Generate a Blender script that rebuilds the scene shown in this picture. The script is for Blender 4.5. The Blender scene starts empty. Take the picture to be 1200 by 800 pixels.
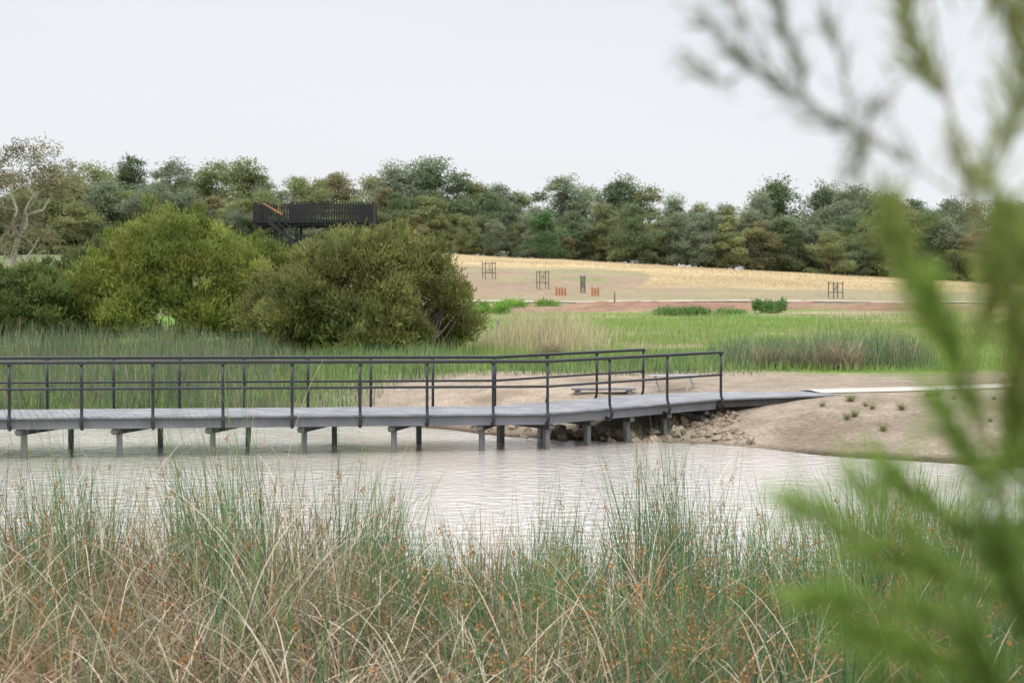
import bpy, bmesh, math, random
import numpy as np
from mathutils import Vector, Matrix
random.seed(7)
S = bpy.context.scene
COL = S.collection
EYE = 3.1
R = math.radians

# ------------------------------------------------------------------ tagging
def tag(o, label=None, cat=None, group=None, kind=None):
    if label: o['label'] = label
    if cat: o['category'] = cat
    if group: o['group'] = group
    if kind: o['kind'] = kind
    return o
def empty(name, loc, rz=0, label=None, cat=None, group=None):
    o = bpy.data.objects.new(name, None); COL.objects.link(o)
    o.location = loc; o.rotation_euler = (0, 0, rz); o.empty_display_size = .2
    return tag(o, label, cat, group)
def copy_tree(o, parent=None):
    c = o.copy(); COL.objects.link(c)
    if parent: c.parent = parent
    for ch in list(o.children): copy_tree(ch, c)
    return c

# ------------------------------------------------------------------ mesh from numpy
def np_mesh(name, verts, faces, cols=None, mat=None, smooth=False):
    me = bpy.data.meshes.new(name)
    verts = np.asarray(verts, np.float32).reshape(-1, 3); faces = np.asarray(faces, np.int32)
    n, k = faces.shape
    me.vertices.add(len(verts)); me.vertices.foreach_set('co', verts.ravel())
    me.loops.add(n*k); me.loops.foreach_set('vertex_index', faces.ravel())
    me.polygons.add(n); me.polygons.foreach_set('loop_start', np.arange(0, n*k, k, dtype=np.int32))
    me.update(calc_edges=True)
    if cols is not None:
        a = me.color_attributes.new('Col', 'FLOAT_COLOR', 'POINT')
        c = np.ones((len(verts), 4), np.float32); c[:, :3] = cols
        a.data.foreach_set('color', c.ravel())
    if smooth: me.polygons.foreach_set('use_smooth', np.ones(n, bool))
    if mat: me.materials.append(mat)
    me.update()
    return me
def link(name, me, parent=None):
    o = bpy.data.objects.new(name, me); COL.objects.link(o)
    if parent: o.parent = parent
    return o
def quads(name, V, C, mat, parent=None):
    n = len(V)
    me = np_mesh(name, V.reshape(-1, 3), np.arange(n*4).reshape(n, 4), np.repeat(C, 4, axis=0) if C.ndim == 2 else C.reshape(-1, 3), mat)
    return link(name, me, parent)

class MB:
    def __init__(s): s.v = []; s.f = []
    def add(s, vs, fs):
        b = len(s.v); s.v += [tuple(v) for v in vs]; s.f += [tuple(i+b for i in f) for f in fs]
    def hexa(s, p):   # 8 points: bottom 4, top 4
        s.add(p, [(3,2,1,0),(4,5,6,7),(0,1,5,4),(1,2,6,5),(2,3,7,6),(3,0,4,7)])
    def box(s, c, d, rz=0):
        x, y, z = d[0]/2, d[1]/2, d[2]/2; ca, sa = math.cos(rz), math.sin(rz)
        P = []
        for dz in (-z, z):
            for dx, dy in ((-x,-y),(x,-y),(x,y),(-x,y)):
                P.append((c[0]+dx*ca-dy*sa, c[1]+dx*sa+dy*ca, c[2]+dz))
        s.hexa(P)
    def bar(s, a, b, w, h):   # rectangular bar, w across horizontally, h in the upright sense
        a = Vector(a); b = Vector(b); d = (b-a).normalized()
        u = d.cross(Vector((0,0,1)))
        u = Vector((1,0,0)) if u.length < 1e-4 else u.normalized()
        v = u.cross(d).normalized(); u = u*w/2; v = v*h/2
        s.hexa([a-u-v, a+u-v, b+u-v, b-u-v, a-u+v, a+u+v, b+u+v, b-u+v])
    def tube(s, pts, rad, n=8, cap=True):
        pts = [Vector(p) for p in pts]
        if not hasattr(rad, '__len__'): rad = [rad]*len(pts)
        b = len(s.v); ref = Vector((.37,.91,.17)).normalized()
        for i, p in enumerate(pts):
            d = (pts[min(i+1, len(pts)-1)]-pts[max(i-1, 0)]).normalized()
            u = d.cross(ref)
            if u.length < .1: u = d.cross(Vector((1,0,0)))
            u.normalize(); v = d.cross(u)
            for k in range(n):
                a = 2*math.pi*k/n
                s.v.append(tuple(p+(u*math.cos(a)+v*math.sin(a))*rad[i]))
        for i in range(len(pts)-1):
            for k in range(n):
                k2 = (k+1) % n
                s.f.append((b+i*n+k, b+i*n+k2, b+(i+1)*n+k2, b+(i+1)*n+k))
        if cap:
            s.f.append(tuple(b+k for k in range(n))[::-1]); s.f.append(tuple(b+(len(pts)-1)*n+k for k in range(n)))
    def build(s, name, mat, parent=None, smooth=False):
        me = bpy.data.meshes.new(name); me.from_pydata(s.v, [], s.f); me.update()
        me.materials.append(mat)
        if smooth: me.polygons.foreach_set('use_smooth', np.ones(len(me.polygons), bool))
        return link(name, me, parent)

# ------------------------------------------------------------------ noise
_lat = np.random.RandomState(3).rand(256, 256)
def vnoise(x, y, s):
    x = np.asarray(x, float)/s+1000; y = np.asarray(y, float)/s+1000
    xi = np.floor(x).astype(int); yi = np.floor(y).astype(int); fx = x-xi; fy = y-yi
    fx = fx*fx*(3-2*fx); fy = fy*fy*(3-2*fy)
    g = lambda a, b: _lat[a % 256, b % 256]
    return (g(xi,yi)*(1-fx)+g(xi+1,yi)*fx)*(1-fy)+(g(xi,yi+1)*(1-fx)+g(xi+1,yi+1)*fx)*fy
def fbm(x, y, s): return (vnoise(x,y,s)+.5*vnoise(x,y,s/2.3)+.25*vnoise(x,y,s/5.1))/1.75

# ------------------------------------------------------------------ terrain
def shore(X): return np.interp(X, [-120,-30,-12,-4,-1,0,2.5,4.3,5,6,9.4,15,30,120], [48,43,40.5,39,35.5,34.3,33.2,32.6,31.8,30.6,28.2,25.5,22,20])
def ridge(X): return np.interp(X, [-300,-83,-9.7,25,61,83,150], [10,10.3,10.6,8.7,6.5,5.1,4.2])
def redmask(X, Y): return np.clip(1.35-((X-.15*Y)/22)**2, 0, 1)*np.clip((Y-121)/5, 0, 1)*np.clip((150-Y)/3, 0, 1)
def H(X, Y):
    X = np.asarray(X, float); Y = np.asarray(Y, float)
    near = np.interp(Y, [-50,0,3,7,11,16,20], [1.9,1.55,1.05,.42,.08,-.3,-.7])
    d = Y-shore(X)+(vnoise(X,Y,1.7)-.5)*.7
    bank = np.interp(d, [-8,-1,0,1.5,4,6.5,10,20,40], [-.8,-.2,0,.2,.55,.82,1.15,3,50])
    bank = bank+(fbm(X,Y,1.6)-.5)*.14*np.clip(d/2,0,1)*np.clip(np.hypot(X-8.5,Y-37.8)-1.5,0.2,1)
    ab = np.interp(Y, [30,40,50,68,117,150,170], [.78,.87,1.0,1.25,1.9,2.5,3.6])
    s = np.interp(Y, [170,200,230,250,262], [0,.4,.78,.97,1.0])
    ab = ab+(ridge(X)-3.6)*s
    ab = ab+(fbm(X,Y,4)-.5)*.14*np.clip((Y-40)/10, 0, 1)+(fbm(X,Y,25)-.5)*.6*np.clip((Y-60)/100, 0, 1)
    ab = ab+redmask(X,Y)*(fbm(X,Y,2.5)-.25)*.8
    far = np.minimum(bank, ab)
    return np.where(Y < 20, np.maximum(near, -.7)+(fbm(X,Y,1.2)-.5)*.1, far)
def hz(x, y): return float(H(x, y))

# ------------------------------------------------------------------ materials
def newmat(name):
    m = bpy.data.materials.new(name); m.use_nodes = True
    nt = m.node_tree; nt.nodes.clear()
    out = nt.nodes.new('ShaderNodeOutputMaterial')
    return m, nt, out
def leafmat(name, trans=.3, objvar=.25, rough=.65, hue=.02):
    m, nt, out = newmat(name); N = nt.nodes; L = nt.links
    at = N.new('ShaderNodeAttribute'); at.attribute_name = 'Col'
    oi = N.new('ShaderNodeObjectInfo')
    mr = N.new('ShaderNodeMapRange'); mr.inputs['To Min'].default_value = 1-objvar; mr.inputs['To Max'].default_value = 1+objvar
    L.new(oi.outputs['Random'], mr.inputs['Value'])
    hs = N.new('ShaderNodeHueSaturation'); L.new(at.outputs['Color'], hs.inputs['Color']); L.new(mr.outputs[0], hs.inputs['Value'])
    mr2 = N.new('ShaderNodeMapRange'); mr2.inputs['To Min'].default_value = .5-hue*.4 if objvar else .5; mr2.inputs['To Max'].default_value = .5+hue*.6 if objvar else .5
    mm = N.new('ShaderNodeMath'); mm.operation = 'FRACT'; m3 = N.new('ShaderNodeMath'); m3.operation = 'MULTIPLY'; m3.inputs[1].default_value = 7.31
    L.new(oi.outputs['Random'], m3.inputs[0]); L.new(m3.outputs[0], mm.inputs[0]); L.new(mm.outputs[0], mr2.inputs['Value']); L.new(mr2.outputs[0], hs.inputs['Hue'])
    d = N.new('ShaderNodeBsdfPrincipled'); d.inputs['Roughness'].default_value = rough; d.inputs['Specular IOR Level'].default_value = .2
    t = N.new('ShaderNodeBsdfTranslucent'); mx = N.new('ShaderNodeMixShader'); mx.inputs[0].default_value = trans
    L.new(hs.outputs[0], d.inputs['Base Color']); L.new(hs.outputs[0], t.inputs['Color'])
    L.new(d.outputs[0], mx.inputs[1]); L.new(t.outputs[0], mx.inputs[2]); L.new(mx.outputs[0], out.inputs[0])
    return m
def solid(name, c1, c2, rough=.7, scale=6, metal=0, bump=.1, stretch=(1,1,1), detail=6):
    m, nt, out = newmat(name); N = nt.nodes; L = nt.links
    tc = N.new('ShaderNodeTexCoord'); mp = N.new('ShaderNodeMapping'); mp.inputs['Scale'].default_value = stretch
    L.new(tc.outputs['Object'], mp.inputs[0])
    ns = N.new('ShaderNodeTexNoise'); ns.inputs['Scale'].default_value = scale; ns.inputs['Detail'].default_value = detail
    L.new(mp.outputs[0], ns.inputs['Vector'])
    cr = N.new('ShaderNodeValToRGB'); cr.color_ramp.elements[0].color = (*c1, 1); cr.color_ramp.elements[1].color = (*c2, 1)
    cr.color_ramp.elements[0].position = .32; cr.color_ramp.elements[1].position = .68
    L.new(ns.outputs[0], cr.inputs[0])
    b = N.new('ShaderNodeBsdfPrincipled'); L.new(cr.outputs[0], b.inputs['Base Color'])
    b.inputs['Roughness'].default_value = rough; b.inputs['Metallic'].default_value = metal
    bp = N.new('ShaderNodeBump'); bp.inputs['Strength'].default_value = bump; bp.inputs['Distance'].default_value = .05
    L.new(ns.outputs[0], bp.inputs['Height']); L.new(bp.outputs[0], b.inputs['Normal'])
    L.new(b.outputs[0], out.inputs[0]); return m
def groundmat():
    m, nt, out = newmat('ground_cover'); N = nt.nodes; L = nt.links
    at = N.new('ShaderNodeAttribute'); at.attribute_name = 'Col'
    tc = N.new('ShaderNodeTexCoord')
    def noise(sc, de=8):
        n = N.new('ShaderNodeTexNoise'); n.inputs['Scale'].default_value = sc; n.inputs['Detail'].default_value = de; n.inputs['Roughness'].default_value = .7
        L.new(tc.outputs['Object'], n.inputs['Vector']); return n
    n1 = noise(1.3); n2 = noise(9); n3 = noise(.12)
    def rng(n, a, b):
        r = N.new('ShaderNodeMapRange'); r.inputs['From Min'].default_value = .3; r.inputs['From Max'].default_value = .7
        r.inputs['To Min'].default_value = a; r.inputs['To Max'].default_value = b; L.new(n.outputs[0], r.inputs['Value']); return r
    r1 = rng(n1, .75, 1.22); r2 = rng(n2, .62, 1.35); r3 = rng(n3, .85, 1.12)
    mu = N.new('ShaderNodeMath'); mu.operation = 'MULTIPLY'; L.new(r1.outputs[0], mu.inputs[0]); L.new(r2.outputs[0], mu.inputs[1])
    mv = N.new('ShaderNodeMath'); mv.operation = 'MULTIPLY'; L.new(mu.outputs[0], mv.inputs[0]); L.new(r3.outputs[0], mv.inputs[1])
    vm = N.new('ShaderNodeVectorMath'); vm.operation = 'SCALE'; L.new(at.outputs['Color'], vm.inputs[0]); L.new(mv.outputs[0], vm.inputs['Scale'])
    b = N.new('ShaderNodeBsdfPrincipled'); b.inputs['Roughness'].default_value = .95; b.inputs['Specular IOR Level'].default_value = .1
    L.new(vm.outputs[0], b.inputs['Base Color'])
    bp = N.new('ShaderNodeBump'); bp.inputs['Strength'].default_value = 1.0; bp.inputs['Distance'].default_value = .12
    L.new(n2.outputs[0], bp.inputs['Height']); L.new(bp.outputs[0], b.inputs['Normal']); L.new(b.outputs[0], out.inputs[0]); return m
def watermat():
    m, nt, out = newmat('pond_water'); N = nt.nodes; L = nt.links
    tc = N.new('ShaderNodeTexCoord')
    def noise(sc, st, de=4):
        mp = N.new('ShaderNodeMapping'); mp.inputs['Scale'].default_value = st; L.new(tc.outputs['Object'], mp.inputs[0])
        n = N.new('ShaderNodeTexNoise'); n.inputs['Scale'].default_value = sc; n.inputs['Detail'].default_value = de
        L.new(mp.outputs[0], n.inputs['Vector']); return n
    a = noise(4.6, (.8,.9,1), 5); c = noise(.35, (.7,1.3,1), 3)
    b = N.new('ShaderNodeBsdfPrincipled')
    b.inputs['Base Color'].default_value = (.47,.44,.40,1); b.inputs['Roughness'].default_value = .08; b.inputs['IOR'].default_value = 1.75; b.inputs['Specular IOR Level'].default_value = .95
    rr = N.new('ShaderNodeMapRange'); rr.inputs['From Min'].default_value = .38; rr.inputs['From Max'].default_value = .62; rr.inputs['To Min'].default_value = .4; rr.inputs['To Max'].default_value = .95
    L.new(c.outputs[0], rr.inputs['Value'])
    bp = N.new('ShaderNodeBump'); bp.inputs['Distance'].default_value = .065
    L.new(rr.outputs[0], bp.inputs['Strength'])
    L.new(a.outputs[0], bp.inputs['Height']); L.new(bp.outputs[0], b.inputs['Normal'])
    L.new(b.outputs[0], out.inputs[0]); return m
M_ground = groundmat(); M_water = watermat()
M_reed = leafmat('reed_blades', .3, 0); M_leaf = leafmat('tree_leaves', .35, .10, hue=.012); M_shrub = leafmat('shrub_leaves', .4, 0, .5); M_near = leafmat('near_leaves', .55, 0)
M_bark = solid('bark', (.12,.10,.08), (.26,.22,.18), .9, 5, bump=.4, stretch=(1,1,.3))
M_pale = solid('pale_bark', (.32,.27,.22), (.6,.55,.48), .8, 2, bump=.3, stretch=(1,1,.4))
M_stem = solid('brown_stem', (.20,.14,.10), (.32,.24,.17), .8, 30)
M_black = solid('black_steel', (.008,.009,.011), (.016,.017,.02), .38, 8, bump=.02)
M_timber = solid('black_timber', (.006,.006,.007), (.016,.016,.017), .8, 3, bump=.2, stretch=(3,3,.3))
M_deck = solid('grey_deck_board', (.14,.145,.16), (.25,.255,.27), .7, 2.2, bump=.15)
M_beam = solid('grey_beam', (.12,.125,.135), (.18,.185,.2), .55, 2, bump=.05)
M_under = solid('dark_beam', (.04,.04,.042), (.075,.075,.075), .7, 4, bump=.1)
M_pile = solid('weathered_pile', (.09,.09,.09), (.19,.19,.19), .7, 5, bump=.15, stretch=(1,1,.3))
M_path = solid('pale_concrete', (.36,.33,.28), (.48,.45,.40), .9, 1.2, bump=.1)
M_track = solid('far_track', (.34,.31,.25), (.42,.39,.33), .95, .4, bump=.1)
M_bench = solid('light_bench', (.30,.31,.32), (.42,.43,.44), .5, 3, bump=.03)
M_rock = solid('tan_rock', (.14,.11,.08), (.37,.30,.22), .9, 1.6, bump=.6)
M_orange = solid('rusty_orange', (.30,.11,.05), (.42,.18,.08), .7, 4)
M_wood = solid('old_post_wood', (.13,.10,.08), (.25,.2,.16), .9, 8, bump=.3, stretch=(1,1,.2))

# ------------------------------------------------------------------ ground sheet
def build_ground():
    ys = np.concatenate([np.linspace(-60,4,24), np.linspace(4.3,26,60), np.linspace(26.2,60,200), np.linspace(60.5,175,190), np.linspace(176,270,100), np.geomspace(275,3500,40)])
    s = np.linspace(-1,1,421); u = np.sign(s)*np.abs(s)**1.7
    W = 70+.85*np.maximum(ys,0)
    X = u[None,:]*W[:,None]; Y = np.repeat(ys[:,None], len(s), 1); Z = H(X,Y)
    d = Y-shore(X); n = fbm(X,Y,5); nb = fbm(X,Y,22); nf = fbm(X,Y,1.2)
    def c(*a): return np.array(a)[None,None,:]
    mud = c(.10,.075,.05); dirt = c(.39,.32,.25); green = c(.165,.25,.055); lush = c(.125,.24,.045); dry = c(.43,.335,.19); tan = c(.29,.25,.155); red = c(.28,.17,.12); straw = c(.36,.31,.19)
    def mix(a, b, t): t = np.clip(t,0,1)[...,None]; return a*(1-t)+b*t
    C = np.broadcast_to(mud, X.shape+(3,)).copy()
    C = mix(C, dirt*(.78+.42*n[...,None]), (d-.1+(n-.5)*1.0)*1.6)
    C = mix(C, c(.29,.23,.17), (fbm(X+40,Y,2.2)-.55)*5*(d>.3))
    C = mix(C, c(.09,.10,.05), np.clip((-4.5-X)/2,0,1)*(d>-.5))
    edge = 44+(n-.5)*9-np.clip((-4-X)*.6,0,5)
    C = mix(C, green, (Y-edge)/3)
    C = mix(C, lush, (nb-.5)*6*(Y>60))
    C = mix(C, straw, (fbm(X,Y*2,14)-.6)*8*(Y>48))
    C = mix(C, tan, (Y-(110+nb*20))/14)
    C = mix(C, red*(.65+.7*nf[...,None]), redmask(X,Y)*(n*2.4))
    C = mix(C, mix(tan*np.ones(X.shape+(3,)), c(.22,.235,.11), (nb-.5)*4), (Y-156)/4)
    hill = np.where(X < .09*Y-6+nb*10, (Y-(206+nb*14))/8, (Y-(172+nb*16))/8)
    brown = c(.29,.22,.155)
    C = mix(C, brown, (n-.3)*3*(Y>165)*(Y<206)*(X<.12*Y))
    C = mix(C, dry*(.78+.44*fbm(X,Y*2,12)[...,None]), hill*(X>-.09*Y))
    C = mix(C, c(.15,.17,.08), np.clip((-.09*Y-X)/5,0,1)*(Y>110))
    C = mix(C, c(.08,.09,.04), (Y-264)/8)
    C = mix(C, mud*1.1, (22-Y)/2)
    nr, nc = X.shape; I = np.arange(nr*nc).reshape(nr,nc)
    F = np.stack([I[:-1,:-1],I[:-1,1:],I[1:,1:],I[1:,:-1]], -1).reshape(-1,4)
    me = np_mesh('ground', np.stack([X,Y,Z],-1), F, C.reshape(-1,3), M_ground, True)
    tag(link('ground', me), kind='structure', label='grassy paddock, bare bank and low rise around the pond', cat='ground')
build_ground()
w = MB(); w.add([(-120,6,0),(120,6,0),(120,50,0),(-120,50,0)], [(0,1,2,3)])
tag(w.build('water', M_water), kind='structure', label='rippled pale pond water below the boardwalk', cat='water')

def ribbon(name, pts, width, mat, lift=.03, n=60, var=.6, **k):
    P = np.array(pts, float); t = np.linspace(0, len(P)-1, n); i = np.arange(len(P))
    x = np.interp(t,i,P[:,0]); y = np.interp(t,i,P[:,1])
    for _ in range(6):
        x[1:-1] = (x[:-2]+2*x[1:-1]+x[2:])/4; y[1:-1] = (y[:-2]+2*y[1:-1]+y[2:])/4
    dx = np.gradient(x); dy = np.gradient(y); l = np.hypot(dx,dy); nx, ny = -dy/l, dx/l
    cols = []
    for s in np.linspace(-.5,.5,5):
        wv = width*(1-var*.5+var*vnoise(x+s*5,y,1.3)); X = x+nx*wv*s; Y = y+ny*wv*s; cols.append(np.stack([X,Y,H(X,Y)+lift-abs(s)*.06],-1))
    V = np.stack(cols,1); I = np.arange(n*5).reshape(n,5)
    F = np.stack([I[:-1,:-1],I[1:,:-1],I[1:,1:],I[:-1,1:]],-1).reshape(-1,4)
    return tag(link(name, np_mesh(name, V, F, None, mat, True)), kind='structure', **k)
ribbon('path', [(7.2,37.15),(8.4,37.5),(10.0,38.1),(12.5,39.2),(18,41.5),(28,44)], 1.25, M_path, .05, var=.25, label='pale gravel path leaving the landing', cat='path')
ribbon('path', [(-6,155),(10,154),(30,154),(50,152),(80,148),(140,140)], 1.9, M_track, .14, 260, label='thin pale path crossing the far paddock', cat='path')

# ------------------------------------------------------------------ blades
def blades(rng, base, h, width, th0, th1, az=None, segs=5, kink=0, c0=None, c1=None, taper=.75):
    n = len(base); t = np.linspace(0,1,segs+1)
    az = rng.uniform(0,2*np.pi,n) if az is None else az
    th = th0[:,None]+th1[:,None]*t[None,:]**1.6
    if kink:
        k = (rng.rand(n) < kink); kp = rng.uniform(.3,.8,n); th = th+np.where(k[:,None]&(t[None,:]>kp[:,None]), rng.uniform(.6,1.9,n)[:,None], 0)
    ds = (h/segs)[:,None]
    hx = np.concatenate([np.zeros((n,1)), np.cumsum(np.sin(th[:,:-1])*ds,1)],1); z = np.concatenate([np.zeros((n,1)), np.cumsum(np.cos(th[:,:-1])*ds,1)],1)
    ctr = np.stack([base[:,0,None]+hx*np.cos(az)[:,None], base[:,1,None]+hx*np.sin(az)[:,None], base[:,2,None]+z],-1)
    wa = rng.uniform(0,2*np.pi,n); wv = np.stack([np.cos(wa),np.sin(wa),np.zeros(n)],-1)[:,None,:]
    ww = (width[:,None]*(1-taper*t[None,:]**1.5)/2)[...,None]
    V = np.stack([ctr-wv*ww, ctr+wv*ww],2)
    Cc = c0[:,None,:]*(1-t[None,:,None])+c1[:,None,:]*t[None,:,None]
    Cc = np.repeat(Cc[:,:,None,:],2,2)
    m = (segs+1)*2; b = (np.arange(n)*m)[:,None]; s = np.arange(segs)[None,:]*2
    F = np.stack([b+s,b+s+1,b+s+3,b+s+2],-1).reshape(-1,4)
    return V.reshape(-1,3), F, Cc.reshape(-1,3), ctr
def blade_obj(name, parts, mat, parent=None):
    off = 0; Vs=[];Fs=[];Cs=[]
    for V,F,C in parts: Vs.append(V);Fs.append(F+off);Cs.append(C); off += len(V)
    return link(name, np_mesh(name, np.concatenate(Vs), np.concatenate(Fs), np.concatenate(Cs), mat), parent)
def pal(rng, n, cols, var=.25):
    c = np.array(cols)[rng.randint(0,len(cols),n)]
    return c*(1+rng.uniform(-var,var,(n,1)))
GREEN = [(.10,.19,.08),(.08,.155,.08),(.14,.22,.075),(.065,.135,.065),(.18,.25,.08),(.11,.19,.105)]
STRAW = [(.50,.40,.28),(.6,.51,.37),(.38,.29,.19),(.27,.20,.125),(.56,.47,.34)]
BROWN = [(.22,.14,.08),(.17,.11,.07),(.28,.19,.11)]
RUST = [(.38,.17,.07),(.44,.2,.08),(.28,.13,.06)]

# foreground reed bed: world height of the tops along the outer edge
def reed_top(X): return np.interp(X, [-6,-4.7,-3.9,-3.1,-2.7,-2.35,-2.0,-1.6,-.8,-.2,.3,.9,1.4,2.0,2.6,3.1,3.7,4.2,6],
                                     [1.85,1.9,1.92,1.95,2.15,2.5,2.3,1.85,1.40,1.5,1.40,1.66,1.82,1.68,1.4,1.78,1.68,1.5,1.35])
def foreground():
    rng = np.random.RandomState(11)
    def place(n, y0=6.2, y1=15.0):
        Y = y0+(y1-y0)*rng.rand(n)**.85; X = rng.uniform(-1,1,n)*(2.2+Y*.36)
        return X, Y
    def hh(X, Y, lo, hi, n):
        f = np.clip((Y-7)/5,0,1)
        top = reed_top(X*14/np.maximum(Y,9))*f+1.5*(1-f)
        return (top-H(X,Y))*rng.uniform(lo,hi,n)
    def clumpy(n, k, sig, cond=None):
        cx, cy = place(k*3)
        if cond is not None:
            m = rng.rand(len(cx)) < cond(cx,cy); cx=cx[m]; cy=cy[m]
        cx=cx[:k]; cy=cy[:k]; k=len(cx); i = rng.randint(0,k,n)
        X = cx[i]+rng.normal(0,1,n)*sig; Y = cy[i]+rng.normal(0,1,n)*sig
        return X, np.clip(Y,6,15.4), i, k
    strawness = lambda x,y: np.clip(.43+2.2*(fbm(x+3,y,1.8)-.5)-.13*x/np.maximum(y,7)*14, .07, 1)
    n = 27000; X,Y,i,k = clumpy(n, 250, .18, lambda x,y: 1.1-.8*strawness(x,y))
    hv = (.70+.44*rng.rand(k))[i]; tint = (.7+.6*rng.rand(k))[i][:,None]; laz = rng.uniform(0,6.28,k)[i]+rng.normal(0,.9,n)
    h = hh(X,Y,.45,1.08,n)*hv
    base = np.stack([X,Y,H(X,Y)-.05],-1)
    c = pal(rng,n,GREEN,.3)*tint
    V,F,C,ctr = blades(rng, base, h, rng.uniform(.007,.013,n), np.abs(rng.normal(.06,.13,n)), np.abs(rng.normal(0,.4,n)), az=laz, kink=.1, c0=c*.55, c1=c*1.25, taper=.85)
    parts = [(V,F,C)]
    ns_ = 4600; m = rng.choice(n, ns_, replace=False); tip = ctr[m,-2]
    k = 13; P = np.repeat(tip,k,0)+rng.normal(0,1,(ns_*k,3))*np.array([.016,.016,.022])
    a = rng.normal(0,1,P.shape); a /= np.linalg.norm(a,axis=1)[:,None]; b = np.cross(a,rng.normal(0,1,P.shape)); b /= np.linalg.norm(b,axis=1)[:,None]
    l = rng.uniform(.010,.018,(len(P),1)); wd = .0065
    Q = np.stack([P-b*wd,P+b*wd,P+a*l+b*wd*.6,P+a*l-b*wd*.6],1)
    sc = np.repeat(pal(rng,len(P),[(.40,.19,.06),(.50,.26,.09),(.28,.14,.055)]),4,0)
    parts.append((Q.reshape(-1,3), np.arange(len(P)*4).reshape(-1,4), sc))
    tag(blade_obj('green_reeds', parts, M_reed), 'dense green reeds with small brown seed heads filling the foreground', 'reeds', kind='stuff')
    n = 18000; X,Y,i,k = clumpy(n, 190, .25, strawness)
    h = hh(X,Y,.3,.9,n); laz = rng.uniform(0,6.28,k)[i]+rng.normal(0,.8,n); tint = (.6+.65*rng.rand(k))[i][:,None]
    c = pal(rng,n,STRAW+BROWN,.3)*tint
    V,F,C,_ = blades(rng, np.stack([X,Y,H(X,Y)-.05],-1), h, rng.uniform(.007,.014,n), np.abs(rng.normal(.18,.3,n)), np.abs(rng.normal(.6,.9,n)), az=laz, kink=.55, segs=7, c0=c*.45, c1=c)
    p2 = [(V,F,C)]
    n = 11500; X,Y,i,k = clumpy(n, 150, .32, strawness); h = rng.uniform(.35,.95,n); c = pal(rng,n,STRAW+BROWN,.3)
    z = H(X,Y)+rng.uniform(.0,.7,n)
    V,F,C,_ = blades(rng, np.stack([X,Y,z],-1), h, rng.uniform(.007,.014,n), rng.uniform(.5,1.2,n), rng.uniform(.2,1.5,n), kink=.35, segs=7, c0=c, c1=c*.9)
    p2.append((V,F,C))
    n = 2300; X,Y = place(n,6.5,14.5); keep = rng.rand(n)<np.clip(.65-.06*X/Y*14,.4,1); X=X[keep];Y=Y[keep];n=len(X); c = pal(rng,n,[(.68,.60,.46),(.57,.49,.36)],.2)
    V,F,C,_ = blades(rng, np.stack([X,Y,H(X,Y)+.2],-1), hh(X,Y,.6,1.1,n), rng.uniform(.008,.014,n), rng.uniform(.05,.5,n), rng.uniform(.8,2.5,n), kink=.2, segs=10, c0=c*.7, c1=c)
    p2.append((V,F,C))
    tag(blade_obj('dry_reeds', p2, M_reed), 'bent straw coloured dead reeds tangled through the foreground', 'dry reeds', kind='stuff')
    n = 1500; X,Y,i,k = clumpy(n, 40, .12); c = pal(rng,n,RUST+BROWN[:1],.3)
    V,F,C,_ = blades(rng, np.stack([X,Y,H(X,Y)],-1), hh(X,Y,.4,.85,n), rng.uniform(.010,.018,n), np.abs(rng.normal(.05,.15,n)), np.abs(rng.normal(.1,.4,n)), kink=.2, c0=c, c1=c)
    tag(blade_obj('rusty_reeds', [(V,F,C)], M_reed), 'rust orange dead stems scattered in the foreground reeds', 'dry reeds', kind='stuff')
    n = 9000; X = rng.uniform(-7,7,n); Y = rng.uniform(-3,6.5,n); c = pal(rng,n,GREEN+STRAW,.2)
    V,F,C,_ = blades(rng, np.stack([X,Y,H(X,Y)-.02],-1), rng.uniform(.15,.5,n), rng.uniform(.004,.008,n), np.abs(rng.normal(0,.3,n)), rng.uniform(0,1,n), segs=3, c0=c*.8, c1=c)
    tag(blade_obj('bank_grass', [(V,F,C)], M_reed), 'low grass on the near bank', 'grass', kind='stuff')
foreground()

def patch(name, seed, n, xr, yr, hr, wr, cols, label, cat, lean=.15, bend=.4, kink=.05, mask=None, segs=4, shape=None, sink=.05, feather=0, hn=3, front=True):
    rng = np.random.RandomState(seed)
    Y = rng.uniform(*yr,n) if shape is None else yr[0]*(yr[1]/yr[0])**rng.rand(n)
    f = xr(Y); u = rng.rand(n); X = f[0]+(f[1]-f[0])*u
    k = (Y > shore(X)-.3); hf = np.ones(n)
    if feather:
        v = (Y-yr[0])/(yr[1]-yr[0]); e = np.minimum(np.minimum(u,1-u),(np.minimum(v,1-v) if front else 1-v)*1.2)/feather
        e = e+(fbm(X,Y,2)-.5)*1.6; k &= rng.rand(n) < np.clip(e,0,1); hf = .55+.45*np.clip(e,0,1)
    if mask is not None: k &= mask(X,Y,rng)
    X=X[k];Y=Y[k];hf=hf[k];n=len(X); c = pal(rng,n,cols,.25)*(.7+.6*fbm(X+9,Y,hn*.6))[:,None]
    h = rng.uniform(*hr,n)*(.4+1.2*fbm(X,Y,hn))*hf
    V,F,C,_ = blades(rng, np.stack([X,Y,H(X,Y)-sink],-1), h, rng.uniform(*wr,n), np.abs(rng.normal(0,lean,n)), np.abs(rng.normal(0,bend,n)), kink=kink, segs=segs, c0=c*.85, c1=c*1.1)
    tag(blade_obj(name,[(V,F,C)],M_reed), label, cat, kind='stuff')
BLUEG = [(.12,.17,.09),(.14,.185,.115),(.09,.145,.08),(.15,.19,.11)]
K = lambda a,b: (lambda Y: ((a-600)/1800*Y, (b-600)/1800*Y))
patch('bank_reeds', 21, 19000, K(-260,390), (38.5,57), (.6,1.15), (.012,.022), BLUEG+BLUEG+STRAW[2:4]+GREEN[:2], 'grey green reeds behind the left end of the boardwalk', 'reeds', feather=.16, lean=.2, front=False)
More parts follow.
